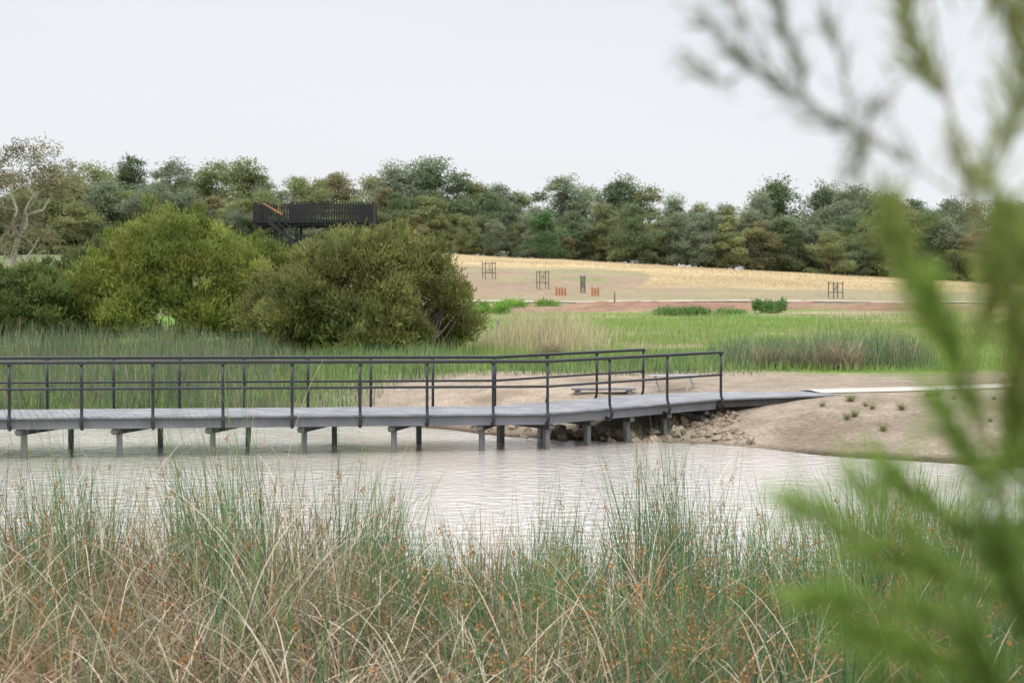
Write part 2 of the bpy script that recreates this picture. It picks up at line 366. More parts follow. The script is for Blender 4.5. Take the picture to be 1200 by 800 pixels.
patch('bank_reeds', 22, 10000, K(300,570), (38.5,58), (.3,.85), (.012,.022), GREEN+[(.2,.3,.08),(.24,.32,.1),(.34,.3,.17)], 'short green reeds in front of the two big shrubs', 'reeds', feather=.25, front=False, mask=lambda X,Y,r: (Y>43)|(X<-4.2+r.normal(0,.5,len(X))))
patch('bank_reeds', 23, 8500, K(830,1120), (45.5,54), (.55,1.05), (.012,.022), BLUEG+GREEN+STRAW[:1], 'grey green reeds behind the bare right bank', 'reeds', feather=.25, lean=.22)
patch('bank_grass', 28, 9000, K(520,900), (43,52), (.15,.55), (.012,.022), GREEN+[(.2,.3,.08),(.34,.3,.16)], 'mixed low green and dry grass along the back edge of the bare bank', 'grass', feather=.25, segs=3, lean=.25)
patch('straw_reeds', 24, 6500, K(555,725), (55,68), (.8,1.6), (.012,.024), [(.5,.43,.28),(.55,.48,.33),(.4,.35,.22),(.3,.3,.15)], 'pale straw reeds in the paddock right of the big shrub', 'dry reeds', feather=.4, lean=.25)
patch('meadow_grass', 25, 70000, K(430,1230), (45,112), (.10,.36), (.015,.035), [(.20,.31,.07),(.24,.36,.08),(.16,.27,.06),(.28,.34,.13)], 'green meadow grass between the bank and the far path', 'grass', segs=2, shape=1, mask=lambda X,Y,r: (r.rand(len(X))<np.clip((fbm(X,Y*1.5,6)-.28)*5,0,1)))
patch('dry_meadow_grass', 26, 15000, K(480,1230), (50,120), (.2,.6), (.012,.03), [(.42,.37,.24),(.34,.31,.18),(.24,.27,.12)], 'pale seeding grass scattered over the meadow', 'grass', segs=3, shape=1, mask=lambda X,Y,r: (r.rand(len(X))<np.clip((fbm(X,Y*2,14)-.43)*5,0,1)))
patch('hill_grass', 27, 40000, lambda Y: (-.08*Y,.40*Y), (172,258), (.10,.26), (.03,.06), [(.38,.30,.17),(.41,.32,.18),(.35,.28,.16)], 'golden dry grass covering the low rise', 'grass', segs=2, lean=.3, hn=14, mask=lambda X,Y,r: r.rand(len(X))<np.clip(np.where(X<.09*Y-6+fbm(X,Y,22)*10, Y-(206+fbm(X,Y,22)*14), Y-(172+fbm(X,Y,22)*14))/12,0,1))

# ------------------------------------------------------------------ boardwalk
A=(-26,26.55,.90); B=(.7,31.2,.77); Cc=(4.7,34.8,.83); D=(7.75,36.05,.85); E=(7.15,38.2,.85)
WID=2.3
def offs(P, w):
    out=[]
    for i,p in enumerate(P):
        ns=[]
        for a,b in ((i-1,i),(i,i+1)):
            if a>=0 and b<len(P):
                dx=P[b][0]-P[a][0]; dy=P[b][1]-P[a][1]; l=math.hypot(dx,dy); ns.append((-dy/l,dx/l))
        nx=sum(n[0] for n in ns); ny=sum(n[1] for n in ns); l=math.hypot(nx,ny); nx/=l; ny/=l
        s=w/(nx*ns[0][0]+ny*ns[0][1]); out.append((p[0]+nx*s,p[1]+ny*s,p[2]))
    return out
NEAR=[A,B,Cc]; FAR=offs(NEAR,WID)
bw = empty('boardwalk',(0,0,0),0,'long grey boardwalk on piles with black pipe handrails crossing the pond','boardwalk')
deck=MB(); rr=random.Random(5)
def lerp(a,b,t): return tuple(a[i]+(b[i]-a[i])*t for i in range(3))
def boards(n0,n1,f0,f1):
    L=(math.dist(n0,n1)+math.dist(f0,f1))/2; k=int(L/.142)
    for i in range(k):
        t0=i/k; t1=(i+.94)/k; dz=rr.uniform(-.002,.002)
        p=[lerp(n0,n1,t0),lerp(n0,n1,t1),lerp(f0,f1,t1),lerp(f0,f1,t0)]
        deck.hexa([(q[0],q[1],q[2]-.035+dz) for q in p]+[(q[0],q[1],q[2]+dz) for q in p])
boards(NEAR[0],NEAR[1],FAR[0],FAR[1]); boards(NEAR[1],NEAR[2],FAR[1],FAR[2])
deck.build('deck',M_deck,bw)
deck=MB(); boards((Cc[0]+.02,Cc[1]+.01,Cc[2]),D,(FAR[2][0]+.02,FAR[2][1]+.01,Cc[2]),E); deck.build('landing',M_deck,bw)
def edge(P,o,z0,z1,th,name,mat):
    a=offs(P,o-th/2); b=offs(P,o+th/2); m=MB()
    for i in range(len(P)-1):
        m.hexa([(a[i][0],a[i][1],a[i][2]+z0),(a[i+1][0],a[i+1][1],a[i+1][2]+z0),(b[i+1][0],b[i+1][1],b[i+1][2]+z0),(b[i][0],b[i][1],b[i][2]+z0),
                (a[i][0],a[i][1],a[i][2]+z1),(a[i+1][0],a[i+1][1],a[i+1][2]+z1),(b[i+1][0],b[i+1][1],b[i+1][2]+z1),(b[i][0],b[i][1],b[i][2]+z1)])
    return m.build(name,mat,bw)
edge(NEAR,.12,-.235,-.06,.07,'side_beam',M_beam)
edge(NEAR,WID-.12,-.235,-.06,.07,'side_beam',M_beam)
edge(NEAR,WID/2,-.22,-.045,.07,'middle_joist',M_under)
edge([Cc,D],.12,-.2,-.045,.06,'landing_beam',M_under)
m=MB(); m.bar((E[0],E[1],E[2]-.12),(D[0]-.02,D[1],D[2]-.12),.06,.15); m.build('landing_end_beam',M_under,bw)
edge(NEAR,.03,-.052,-.0375,.05,'deck_edge_trim',M_under)
def along(P,s):
    for i in range(len(P)-1):
        l=math.dist(P[i][:2],P[i+1][:2])
        if s<=l or i==len(P)-2:
            d=((P[i+1][0]-P[i][0])/l,(P[i+1][1]-P[i][1])/l); return lerp(P[i],P[i+1],s/l),d
        s-=l
def railing(P, out):
    Q=offs(P,out)
    L0=math.dist(Q[0][:2],Q[1][:2]); L1=math.dist(Q[1][:2],Q[2][:2])
    first=1.12 if out<0 else 1.36
    st=[L0+L1-i*L1/3 for i in range(4)]; s=L0-first
    while s>0: st.append(s); s-=1.34
    Qt=[(q[0],q[1],q[2]+1.06) for q in Q]
    t=MB(); e=Qt[2]; d=along(Q,L0+L1)[1]
    t.tube(Qt+[(e[0]+d[0]*.06,e[1]+d[1]*.06,e[2]-.01)],.036,10); top=t.build('railing',M_black,bw,True)
    t=MB(); t.tube([(q[0],q[1],q[2]+.55) for q in Q],.027,8); t.build('middle_rail',M_black,top,True)
    for s in st:
        p,d=along(Q,s); sg=1 if out<0 else -1; n=(d[1]*sg,-d[0]*sg)   # n points away from the deck
        o=lambda k,z: (p[0]+n[0]*k,p[1]+n[1]*k,p[2]+z)
        m=MB(); m.tube([o(-.10,-.20),o(-.03,-.225),o(.045,-.20),o(.075,-.12),o(.055,-.03),o(.01,.06),o(0,.14),o(0,.6),o(0,1.04)],[.036,.036,.036,.036,.033,.031,.031,.031,.029],8)
        m.tube([o(0,.53),o(0,.57)],.040,8); m.tube([o(0,1.0),o(0,1.04)],.042,8)
        m.build('rail_post',M_black,top,True)
railing(NEAR,-.05); railing(NEAR,WID+.05)
NL=math.dist(A[:2],B[:2])
st=[NL+5.15,NL+3.9,NL+2.7,NL+1.5,NL+.3]; s=NL-1.35
while s>2: st.append(s); s-=1.8
for s in st:
    p,d=along(NEAR,s); n=(-d[1],d[0]); skew=.85 if s<NL else .3
    a=(p[0]+n[0]*.17,p[1]+n[1]*.17,p[2]-.30); b=(p[0]+n[0]*(WID-.05)+d[0]*skew,p[1]+n[1]*(WID-.05)+d[1]*skew,p[2]-.30)
    m=MB(); m.bar(a,b,.10,.12); cr=m.build('crosshead',M_under,bw)
    m=MB(); m.bar((a[0]-n[0]*.012,a[1]-n[1]*.012,a[2]),(a[0]-n[0]*.002,a[1]-n[1]*.002,a[2]),.14,.08); m.build('end_plate',M_pile,cr)
    for t in (.09,.91):
        q=lerp(a,b,t); m=MB(); m.box((q[0],q[1],(q[2]-.06-1.2)/2),(.11,.11,q[2]-.06+1.2),math.atan2(d[1],d[0])); m.build('pile',M_pile,bw)
ks=empty('platform_seat',(2.3,38.6,hz(2.3,38.6)),.05,'low grey slab seat on the bank just behind the railing','seat')
m=MB(); m.box((0,0,.11),(1.6,.4,.05)); m.build('seat',M_beam,ks)
for x in (-.65,.65): m=MB(); m.box((x,0,.03),(.12,.34,.10)); m.build('leg',M_beam,ks)
bn=empty('bench',(4.05,38.6,hz(4.05,38.6)),.12,'pale metal bench with slanted legs beside the path behind the boardwalk','bench')
for y in (-.13,0,.13): m=MB(); m.box((0,y,.40),(1.25,.10,.025)); m.build('seat_slat',M_bench,bn)
for x in (-.45,.45):
    m=MB(); m.bar((x-.16,-.15,-.03),(x,-.15,.385),.03,.03); m.bar((x+.16,.15,-.03),(x,.15,.385),.03,.03); m.bar((x,-.2,.37),(x,.2,.37),.035,.025); m.build('leg',M_bench,bn)

# ------------------------------------------------------------------ rocks
def rockmesh(seed):
    r=random.Random(seed); bm=bmesh.new(); bmesh.ops.create_icosphere(bm,subdivisions=2,radius=1)
    pl=[(Vector((r.gauss(0,1),r.gauss(0,1),r.gauss(0,1))).normalized(), r.uniform(.4,.75)) for _ in range(11)]
    for v in bm.verts:
        for nrm,dd in pl:
            k=v.co.dot(nrm)
            if k>dd: v.co-=nrm*(k-dd)
        v.co*=r.uniform(.97,1.03)
    me=bpy.data.meshes.new('rock'); bm.to_mesh(me); bm.free(); me.materials.append(M_rock); return me
RM=[rockmesh(i) for i in range(6)]
def rocks(n,xr,f,group,label,size):
    r=random.Random(len(group))
    for i in range(n):
        x=r.uniform(*xr); y=f(x,r); o=link('rock',r.choice(RM)); s=r.uniform(*size)*r.choice((.6,.8,1,1.2))
        o.scale=(s*r.uniform(.8,1.4),s*r.uniform(.8,1.2),s*r.uniform(.6,1.0)); o.rotation_euler=(r.uniform(-.5,.5),r.uniform(-.5,.5),r.uniform(0,6))
        o.location=(x,y,hz(x,y)+s*r.uniform(.0,.4)); tag(o,label,'rock',group)
rocks(110,(-.9,4.1),lambda x,r: float(shore(x))+r.uniform(-.3,2.2),'rocks lining the bank below the boardwalk','rough tan rock lining the shaded bank below the boardwalk',(.09,.20))
rocks(85,(4.1,5.1),lambda x,r: float(shore(x))+r.uniform(.5,3.6),'rocks piled beside the landing','pale tan rock in the pile sloping from the landing to the water',(.08,.14))

# ------------------------------------------------------------------ foliage
def unit(a): return a/np.maximum(np.linalg.norm(a,axis=-1,keepdims=True),1e-6)
def leaf_cloud(rng,lobes,nsub,nleaf,L,Wd,cA,cB,up=.4,sig=.2,lobevar=.18,low=-.35,spread=(.55,1.08),sbv=.3,rnd=.6):
    Vs=[];Cs=[]
    cA=np.array(cA);cB=np.array(cB)
    for c,r in lobes:
        c=np.array(c); r=np.array(r)*np.ones(3)
        d=unit(rng.normal(0,1,(nsub,3))); d[:,2]=np.where(d[:,2]<low,-d[:,2],d[:,2])
        sc=c+d*r*rng.uniform(*spread,(nsub,1))
        sb=rng.uniform(1-sbv,1+sbv,(nsub,1)); lb=1+rng.uniform(-lobevar,lobevar); mixl=rng.rand()
        P=np.repeat(sc,nleaf,0)+rng.normal(0,1,(nsub*nleaf,3))*r*sig
        o=np.repeat(d,nleaf,0)
        a=unit(o*.7+np.array([0,0,up])+rng.normal(0,rnd,P.shape)); b=unit(np.cross(a,rng.normal(0,1,P.shape)))
        l=L*rng.uniform(.6,1.3,(len(P),1)); w=Wd*rng.uniform(.7,1.2,(len(P),1))
        Vs.append(np.stack([P-b*w/2,P+b*w/2,P+a*l+b*w*.25,P+a*l-b*w*.25],1))
        t=np.clip(mixl*.6+.4*rng.rand(len(P),1)+.0,0,1)
        Cs.append((cA*(1-t)+cB*t)*np.repeat(sb,nleaf,0)*lb*(1+rng.uniform(-.15,.15,(len(P),1))))
    return np.concatenate(Vs),np.concatenate(Cs)
def bent(p0,p1,r,k=5,wob=.06):
    p0=Vector(p0);p1=Vector(p1);L=(p1-p0).length; out=[]
    for i in range(k+1):
        t=i/k; q=p0.lerp(p1,t)
        if 0<i<k: q+=Vector((r.gauss(0,1),r.gauss(0,1),r.gauss(0,.5)))*L*wob
        out.append(q)
    return out
def gum(seed,Ht,cw,cA,cB,dense=1,dome=False):
    rng=np.random.RandomState(seed); r=random.Random(seed); lobes=[]
    n=38 if not dome else 26; ph=rng.uniform(0,6.28); top=(rng.uniform(-1.8,1.8),rng.uniform(-1.8,1.8))
    for i in range(n):
        z=.06+.9*(i+.5)/n+rng.uniform(-.03,.03)
        if z<.58: prof=.87+.13*math.sin(z*9+ph)
        else: prof=max(.10,math.cos((z-.58)/.42*math.pi/2)**.85)*rng.uniform(.6,1.15)
        a=rng.uniform(0,6.28); q=cw*prof*rng.uniform(.25,1.05); off=max(0,z-.4)
        rad=Ht*rng.uniform(.05,.11)*(1 if z<.7 else .85)
        lobes.append(((q*math.cos(a)+top[0]*off,q*math.sin(a)+top[1]*off,z*Ht),(rad*1.15,rad*1.15,rad*.95)))
    tr=MB(); tp=(top[0]*.5,top[1]*.5,Ht*.85)
    sp=bent((0,0,-.4),tp,r,6,.02); tr.tube(sp,[Ht*.014*(1-.13*i) for i in range(7)],7)
    for c,_ in lobes[6::2]:
        b=sp[max(1,min(5,int(c[2]/Ht*6)-1))]; tr.tube(bent(b,c,r,4,.05),[.10,.08,.06,.045,.03],5)
    V,C=leaf_cloud(rng,lobes,int(15*dense),28,.30,.12,cA,cB,up=.25,sig=.32,low=-.8,lobevar=.16,sbv=.18)
    return tr,V,C
TREES={}
spec={'dark':((.13,.18,.095),(.19,.235,.115)),'olive':((.19,.225,.10),(.29,.31,.13)),'grey':((.18,.215,.14),(.245,.28,.18)),'rust':((.22,.205,.105),(.30,.275,.14)),'dome':((.08,.16,.06),(.13,.22,.08))}  # crown colours lightened and slightly greyed, distance haze painted into the leaves
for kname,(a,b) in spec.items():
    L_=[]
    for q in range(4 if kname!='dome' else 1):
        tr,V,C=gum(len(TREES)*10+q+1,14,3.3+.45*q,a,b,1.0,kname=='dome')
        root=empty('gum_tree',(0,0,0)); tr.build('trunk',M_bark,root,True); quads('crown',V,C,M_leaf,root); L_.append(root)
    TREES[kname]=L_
used=set()
KN={'dark':'dark green','olive':'olive green','grey':'grey green','rust':'brown tinged','dome':'dense dark rounded'}
def place_tree(kind,px,ytop,Y,rng,wide=1.0,row='back'):
    fresh=[t for t in TREES[kind] if t.name not in used]
    src=fresh[0] if fresh else rng.choice(TREES[kind]); o=src if fresh else copy_tree(src); used.add(src.name)
    X=(px-600)/1800*Y; z0=hz(X,Y); zt=EYE+(350-ytop)/1800*Y; s=max(.25,(zt-z0)/14.2)
    o.location=(X,Y,z0); o.scale=(s*wide,s*wide,s); o.rotation_euler=(0,0,rng.uniform(0,6.28))
    sec='left of the black tower' if px<300 else ('between the tower and the round dark tree' if px<610 else ('above the middle of the golden rise' if px<860 else 'at the right end of the tree line'))
    if kind=='dome': lab='dense dark rounded tree standing at the top edge of the golden rise'; g=None
    else:
        lab=('tall ' if row=='back' else 'low ')+KN[kind]+' gum tree '+sec; g=lab.replace('gum tree','gum trees')
    tag(o,lab,'tree',g)
rt=random.Random(4)
sky=[(-70,215,'grey'),(-20,228,'dark'),(28,225,'olive'),(62,230,'grey'),(85,212,'olive'),(108,200,'olive'),(155,194,'dark'),(185,218,'olive'),(212,194,'grey'),(250,198,'olive'),(288,195,'olive'),(318,220,'grey'),(345,213,'olive'),(375,218,'olive'),(400,206,'rust'),(430,212,'olive'),(462,202,'grey'),(488,211,'dark'),(518,192,'dark'),(553,217,'olive'),(584,222,'grey'),(616,232,'olive'),(655,212,'grey'),(690,227,'olive'),(720,214,'dark'),(755,226,'olive'),(790,238,'grey'),(820,245,'olive'),(850,246,'olive'),(886,234,'grey'),(920,216,'dark'),(955,223,'dark'),(985,230,'olive'),(1010,224,'grey'),(1045,236,'olive'),(1080,242,'dark'),(1112,239,'grey'),(1142,244,'olive'),(1172,243,'dark'),(1203,242,'grey'),(1240,240,'olive'),(1290,238,'dark')]
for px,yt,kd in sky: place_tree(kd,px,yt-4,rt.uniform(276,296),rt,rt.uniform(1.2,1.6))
for i in range(92):
    px=-70+i*15+rt.uniform(-8,8); yb=float(np.interp(px,[0,530,620,1040,1250],[222,233,247,257,264]))
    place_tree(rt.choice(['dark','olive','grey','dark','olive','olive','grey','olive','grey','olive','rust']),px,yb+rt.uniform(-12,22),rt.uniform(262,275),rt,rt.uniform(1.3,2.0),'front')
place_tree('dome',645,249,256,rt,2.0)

# shrubs
def shrub(X,Y,rx,ry,h,cA,cB,label,seed,nl=90,stems=16,leaf=(.16,.038),sub=26,nleaf=30,bare=None,hx=None,irr=.2,spray=.5):
    rng=np.random.RandomState(seed); r=random.Random(seed); root=empty('shrub',(X,Y,hz(X,Y)),0,label,'shrub')
    lobes=[]; ph=rng.uniform(0,6.28,4)
    for i in range(nl):
        zz=(i+.5)/nl; a=i*2.399+rng.uniform(-.5,.5)
        bump=1+irr*(.5*math.sin(3*a+ph[0]+zz*3)+.5*math.sin(5*a+ph[1]-zz*5))*.8
        prof=math.sqrt(max(0,1-zz**2.1))*(.86+.14*min(1,zz*5)); k=rng.uniform(.68,.95)*bump
        x=rx*k*prof*math.cos(a); y=ry*k*prof*math.sin(a); z=h*(.06+.80*zz)*rng.uniform(1-irr*.45,1+irr*.3)
        if hx is not None: z*=float(np.interp(x/rx,hx[0],hx[1]))
        thin=bare and x>bare*rx and y<.2*ry and z<h*.45
        if thin and rng.rand()<.6: continue
        q=h*rng.uniform(.06,.15)*(.7 if thin else 1); lobes.append(((x,y,z),(q*1.2,q*1.2,q)))
    V,C=leaf_cloud(rng,lobes,sub,nleaf,leaf[0],leaf[1],cA,cB,up=.8,sig=.24,lobevar=.28,spread=(.4,1.25))
    spr=[]
    for c,q in lobes:
        if rng.rand()<spray:
            d=unit(np.array([c[0]/rx,c[1]/ry,.7])+rng.normal(0,.3,3)); p=np.array(c)+d*q[2]*rng.uniform(1.0,1.7); spr.append((tuple(p),(q[2]*.28,q[2]*.28,q[2]*.4)))
    V2,C2=leaf_cloud(rng,spr,8,18,leaf[0],leaf[1],cA,cB,up=.9,sig=.35,lobevar=.28)
    quads('foliage',np.concatenate([V,V2]),np.concatenate([C,C2]),M_shrub,root)
    m=MB(); hi=[l[0] for l in lobes if l[0][2]>h*.35]
    if bare: hi=hi+[c for c in hi if c[0]>.3*rx and c[2]<h*.8]*5
    for i in range(stems):
        c=r.choice(hi); b=(r.uniform(-.5,.5)*rx*.5+(rx*.38 if bare else 0),r.uniform(-.6,.1)*ry*.6,-.1)
        p=bent(b,c,r,5,.03); m.tube(p,[.026,.022,.019,.016,.013,.01],5)
        for _ in range(2):
            c2=r.choice(hi); q=p[r.choice((2,3))]
            if (Vector(c2)-q).length<h*.4: m.tube(bent(q,c2,r,3,.05),[.018,.014,.011,.008],4)
    m.build('stems',M_bark,root,True)
YEL=((.12,.16,.035),(.29,.32,.07))
shrub((202-600)/1800*62,62,4.7,3.6,5.3,*YEL,'broad bright olive green shrub, left of the two big shrubs behind the boardwalk',31,nl=155,irr=.22,hx=([-1,-.6,-.2,.3,.7,1],[.75,.9,1.0,1.05,.98,.85]))
shrub((424-600)/1800*56,56,4.4,3.5,4.6,(.115,.14,.045),(.26,.27,.085),'wide olive green shrub with bare stems at its right side, below the tower',32,nl=180,stems=120,bare=.4,irr=.2,hx=([-1,-.6,-.25,.05,.5,.8,1],[.80,.9,.97,1.02,1.0,.95,.85]))
shrub((40-600)/1800*60,60,2.1,2.2,3.4,(.08,.115,.035),(.17,.21,.06),'dark green shrub at the left edge below the pale gum',33,nl=60,stems=8,irr=.3)
shrub((-60-600)/1800*58,58,2.4,2.2,4.0,(.08,.115,.035),(.17,.21,.06),'dark shrub just past the left edge of the photo',34,nl=60,stems=8)
shrub((112-600)/1800*72,72,2.0,2,4.4,(.11,.14,.05),(.22,.24,.1),'small olive shrub between the left edge gum and the big bright shrub',35,nl=50,stems=8,irr=.3)
shrub((312-600)/1800*66,66,2.5,2,4.35,(.10,.135,.035),(.22,.25,.06),'darker shrub in the gap between the two big shrubs',36,nl=80,stems=8,irr=.25)
def palegum():
    r=random.Random(9); rng=np.random.RandomState(9); Y=72; X=(2-600)/1800*Y
    root=empty('gum_tree',(X,Y,hz(X,Y)),0,'pale barked gum with bare forked limbs at the left edge','tree')
    m=MB(); t=[(0,0,-.3),(.15,0,2),(.5,.1,3.6),(.8,0,4.6)]; m.tube(t,[.2,.17,.15,.12],8)
    ends=[]
    for s,e in [((.5,.1,3.6),(-1.2,.3,7.2)),((.8,0,4.6),(.6,-.3,8.2)),((.8,0,4.6),(2.6,.3,7.0)),((.15,0,2),(1.9,-.4,4.6)),((.5,.1,3.6),(-2.2,0,5.4)),((.8,0,4.6),(1.6,.6,7.8))]:
        p=bent(s,e,r,5,.07); m.tube(p,[.11,.09,.07,.055,.04,.025],6); ends.append(e)
        for k in range(5):
            q=p[r.choice((2,3,4))]; e2=(q[0]+r.uniform(-1.3,1.3),q[1]+r.uniform(-1,1),q[2]+r.uniform(.2,1.4)); m.tube(bent(q,e2,r,4,.1),[.035,.028,.02,.014,.008],5); ends.append(e2)
    m.build('trunk',M_pale,root,True)
    V,C=leaf_cloud(rng,[(e,.6) for e in ends],15,20,.17,.045,(.17,.17,.09),(.29,.27,.15),up=-.3,sig=.3)
    quads('crown',V,C,M_leaf,root)
palegum()

# tussocks
def tussock(seed,n,h,w,cols,sp):
    rng=np.random.RandomState(seed); a=rng.uniform(0,6.28,n); q=np.abs(rng.normal(0,sp,n)); b=np.stack([q*np.cos(a),q*np.sin(a)*.7,np.zeros(n)-.03],-1); c=pal(rng,n,cols,.3)
    V,F,C,_=blades(rng,b,h*rng.uniform(.3,1.1,n)*(.6+.7*vnoise(b[:,0]+seed,b[:,1],.35)),rng.uniform(*w,n),np.abs(rng.normal(.25,.3,n)),rng.uniform(.1,1.6,n),az=a+rng.normal(0,.6,n),segs=5,kink=.25,c0=c*.8,c1=c)
    return np_mesh('tussock',V,F,C,M_reed)
TC=[(.3,.235,.16),(.36,.29,.2),(.22,.17,.12),(.42,.35,.25),(.2,.2,.11)]
BRS=[tussock(q,650,1.1,(.010,.022),TC,.3+.1*(q%2)) for q in (1,3,5,8,9)]; GR=tussock(2,120,.45,(.008,.016),[(.16,.22,.06),(.2,.25,.08),(.3,.28,.14)],.06)
for k,(px,Y,s,lab) in enumerate(((902,47.2,.85,'brown tussock at the left of the cluster above the right bank'),(985,46.6,1.1,'largest brown tussock at the right of the cluster above the right bank'),(940,47.3,.75,'brown tussock in the middle of the cluster above the right bank'),(645,54,.8,'brown tussock below the pale straw reeds'),(1060,48,.9,'grey brown tussock beside the blurred leaves'))):
    X=(px-600)/1800*Y; o=link('tussock',BRS[k]); o.location=(X,Y,hz(X,Y)); o.scale=(s*1.2,s*1.1,s*.95); o.rotation_euler=(0,0,px); tag(o,lab,'grass tussock')
rg=random.Random(6)
for i in range(30):
    x=rg.uniform(7.0,15); y=rg.uniform(float(shore(x))+1.6,36.2)
    o=link('grass_tuft',GR); s=rg.uniform(.25,.7); o.location=(x,y,hz(x,y)); o.scale=(s*1.2,s*1.2,s); o.rotation_euler=(0,0,rg.uniform(0,6)); tag(o,'small green grass tuft sprouting from the bare bank','grass tuft','grass tufts on the bare bank')
for px,Y,wd,hh,lab in ((820,112,5.5,.7,'low spreading green bush on the paddock, left of its pair'),(905,118,2.4,1.1,'small rounded green bush on the paddock, right of its pair'),(570,120,3.5,.9,'bright green weed patch beside the big shrub on the paddock'),(620,135,5.0,.7,'bright green weed patch below the tree guards')):
    rng=np.random.RandomState(px); X=(px-600)/1800*Y
    lobes=[((rng.uniform(-1,1)*wd*.5,rng.uniform(-.8,.8),hh*.3*rng.uniform(.4,1.1)),(wd*.12,.6,hh*.5*rng.uniform(.4,1.1))) for _ in range(12)]
    g_=(.10,.18,.05) if px>700 else (.15,.27,.05)
    V,C=leaf_cloud(rng,lobes,16,18,.2,.07,g_,tuple(v*1.4 for v in g_),up=.6,sig=.35)
    o=quads('low_bush',V,C,M_shrub); o.location=(X,Y,hz(X,Y)); tag(o,lab,'bush')

# ------------------------------------------------------------------ tower
def tower():
    Y=130; X0=(302-600)/1800*Y; X1=(439-600)/1800*Y; gx=(X0+X1)/2; g=hz(gx,Y); root=empty('viewing_tower',(gx,Y,g),0,'black timber viewing tower with slatted balustrade rising behind the shrubs','viewing tower')
    fz=EYE+89/1800*Y-g; Wd=X1-X0; hw=Wd/2; dp=3.6; bh=1.62
    m=MB(); m.box((0,0,fz-.06),(Wd,dp,.12)); m.build('floor',M_timber,root)
    m=MB()
    for y in (-dp/2+.2,0,dp/2-.2): m.box((0,y,fz-.24),(Wd-.2,.14,.22))
    for k in range(7): m.box((-hw+.4+k*(Wd-.8)/6,0,fz-.41),(.12,dp-.1,.12))
    m.build('floor_beams',M_timber,root)
    def slats(name,a,b,z0,z1,step=.22):
        m=MB(); L=math.dist(a,b); n=int(L/step); ang=math.atan2(b[1]-a[1],b[0]-a[0])
        for i in range(n+1):
            t=i/n; m.box((a[0]+(b[0]-a[0])*t,a[1]+(b[1]-a[1])*t,(z0+z1)/2+((i*7)%3)*.03),(.135,.04,z1-z0),ang)
        for z in (z0+.25,(z0+z1)/2,z1-.25):
            m.bar((a[0]+.02,a[1]+.05,z),(b[0]+.02,b[1]+.05,z),.05,.09)
        m.build(name,M_timber,root)
    sx=-hw+3.1
    slats('slatted_balustrade',(sx,-dp/2),(hw,-dp/2),fz-.15,fz+bh)
    slats('slatted_balustrade',(-hw,dp/2),(hw,dp/2),fz-.05,fz+bh-.02)
    slats('slatted_balustrade',(hw,-dp/2+.1),(hw,dp/2-.1),fz-.1,fz+bh)
    slats('slatted_balustrade',(-hw,-dp/2+.1),(-hw,dp/2-.1),fz-.1,fz+bh-.1)
    slats('slatted_balustrade',(-hw,-dp/2),(-hw+1.2,-dp/2),fz-.1,fz+bh-.1)
    for x in (-hw+.3,-hw+1.9,sx+.4,hw-2.6,hw-.3):
        for y in (-dp/2+.35,dp/2-.35):
            m=MB(); m.box((x,y,(fz-.4)/2-.3),(.2,.2,fz+.2)); m.build('post',M_timber,root)
    for p,q in (((-hw+.3,-dp/2+.2,fz-3.2),(-hw+1.9,-dp/2+.2,fz-.5)),((hw-2.6,-dp/2+.2,fz-.5),(hw-.3,-dp/2+.2,fz-3))):
        m=MB(); m.bar(p,q,.1,.14); m.build('brace',M_timber,root)
    st=MB(); a=Vector((-hw+1.3,-dp/2-.7,fz)); b=Vector((-hw+5.0,-dp/2-.7,fz-3.0))
    st.bar(a+Vector((0,-.6,0)),b+Vector((0,-.6,0)),.08,.26); st.bar(a+Vector((0,.6,0)),b+Vector((0,.6,0)),.08,.26)
    for i in range(17):
        q=a.lerp(b,(i+.5)/17); st.box(q,(.28,1.12,.05))
    st.box((b.x+.6,b.y,b.z-.05),(1.3,1.5,.12))
    c=Vector((b.x+.3,b.y-1.4,b.z)); d=Vector((c.x-4.2,c.y,.1)); st.bar(c+Vector((0,-.6,0)),d+Vector((0,-.6,0)),.08,.26); st.bar(c+Vector((0,.6,0)),d+Vector((0,.6,0)),.08,.26)
    for i in range(19): st.box(c.lerp(d,(i+.5)/19),(.28,1.12,.05))
    st.build('stair',M_timber,root)
    hr=MB()
    for y in (-.62,.62):
        hr.bar(a+Vector((0,y,1.0)),b+Vector((0,y,1.0)),.06,.07); hr.bar(a+Vector((0,y,.55)),b+Vector((0,y,.55)),.04,.05)
        for i in range(5): q=a.lerp(b,i/4); hr.bar(q+Vector((0,y,0)),q+Vector((0,y,1.0)),.05,.05)
    hr.build('stair_rail',M_timber,root)
    o=MB(); o.bar(a+Vector((-.3,-.68,1.45)),a+Vector((1.3,-.68,.5)),.05,.13); o.bar(a+Vector((1.0,-.68,.6)),a+Vector((1.0,-.68,1.4)),.05,.08)
    o.build('orange_rail',M_orange,root)
tower()

# ------------------------------------------------------------------ tree guards, posts
def guard(px,hpx,wpx,label,Y):
    X=(px-600)/1800*Y; root=empty('tree_guard',(X,Y,hz(X,Y)),.3,label,'tree guard'); h=hpx/1800*Y; w=wpx/1800*Y/2
    for x in (-w,w):
        for y in (-w,w): m=MB(); m.box((x,y,h/2-.1),(.075,.075,h+.2)); m.build('stake',M_under,root)
    for z in (h*.35,h*.9):
        for p,q in (((-w,-w-.05,z),(w,-w-.05,z)),((-w,w+.05,z),(w,w+.05,z)),((-w-.05,-w,z),(-w-.05,w,z)),((w+.05,-w,z),(w+.05,w,z))):
            m=MB(); m.bar(p,q,.03,.06); m.build('cross_rail',M_under,root)
    rng=np.random.RandomState(px); V,C=leaf_cloud(rng,[((0,0,h*.5),(w*.5,w*.5,h*.35))],10,10,.14,.05,(.12,.14,.06),(.18,.2,.1)); quads('sapling',V,C,M_shrub,root)
guard(573,20,12,'black tree guard furthest left on the rise',192)
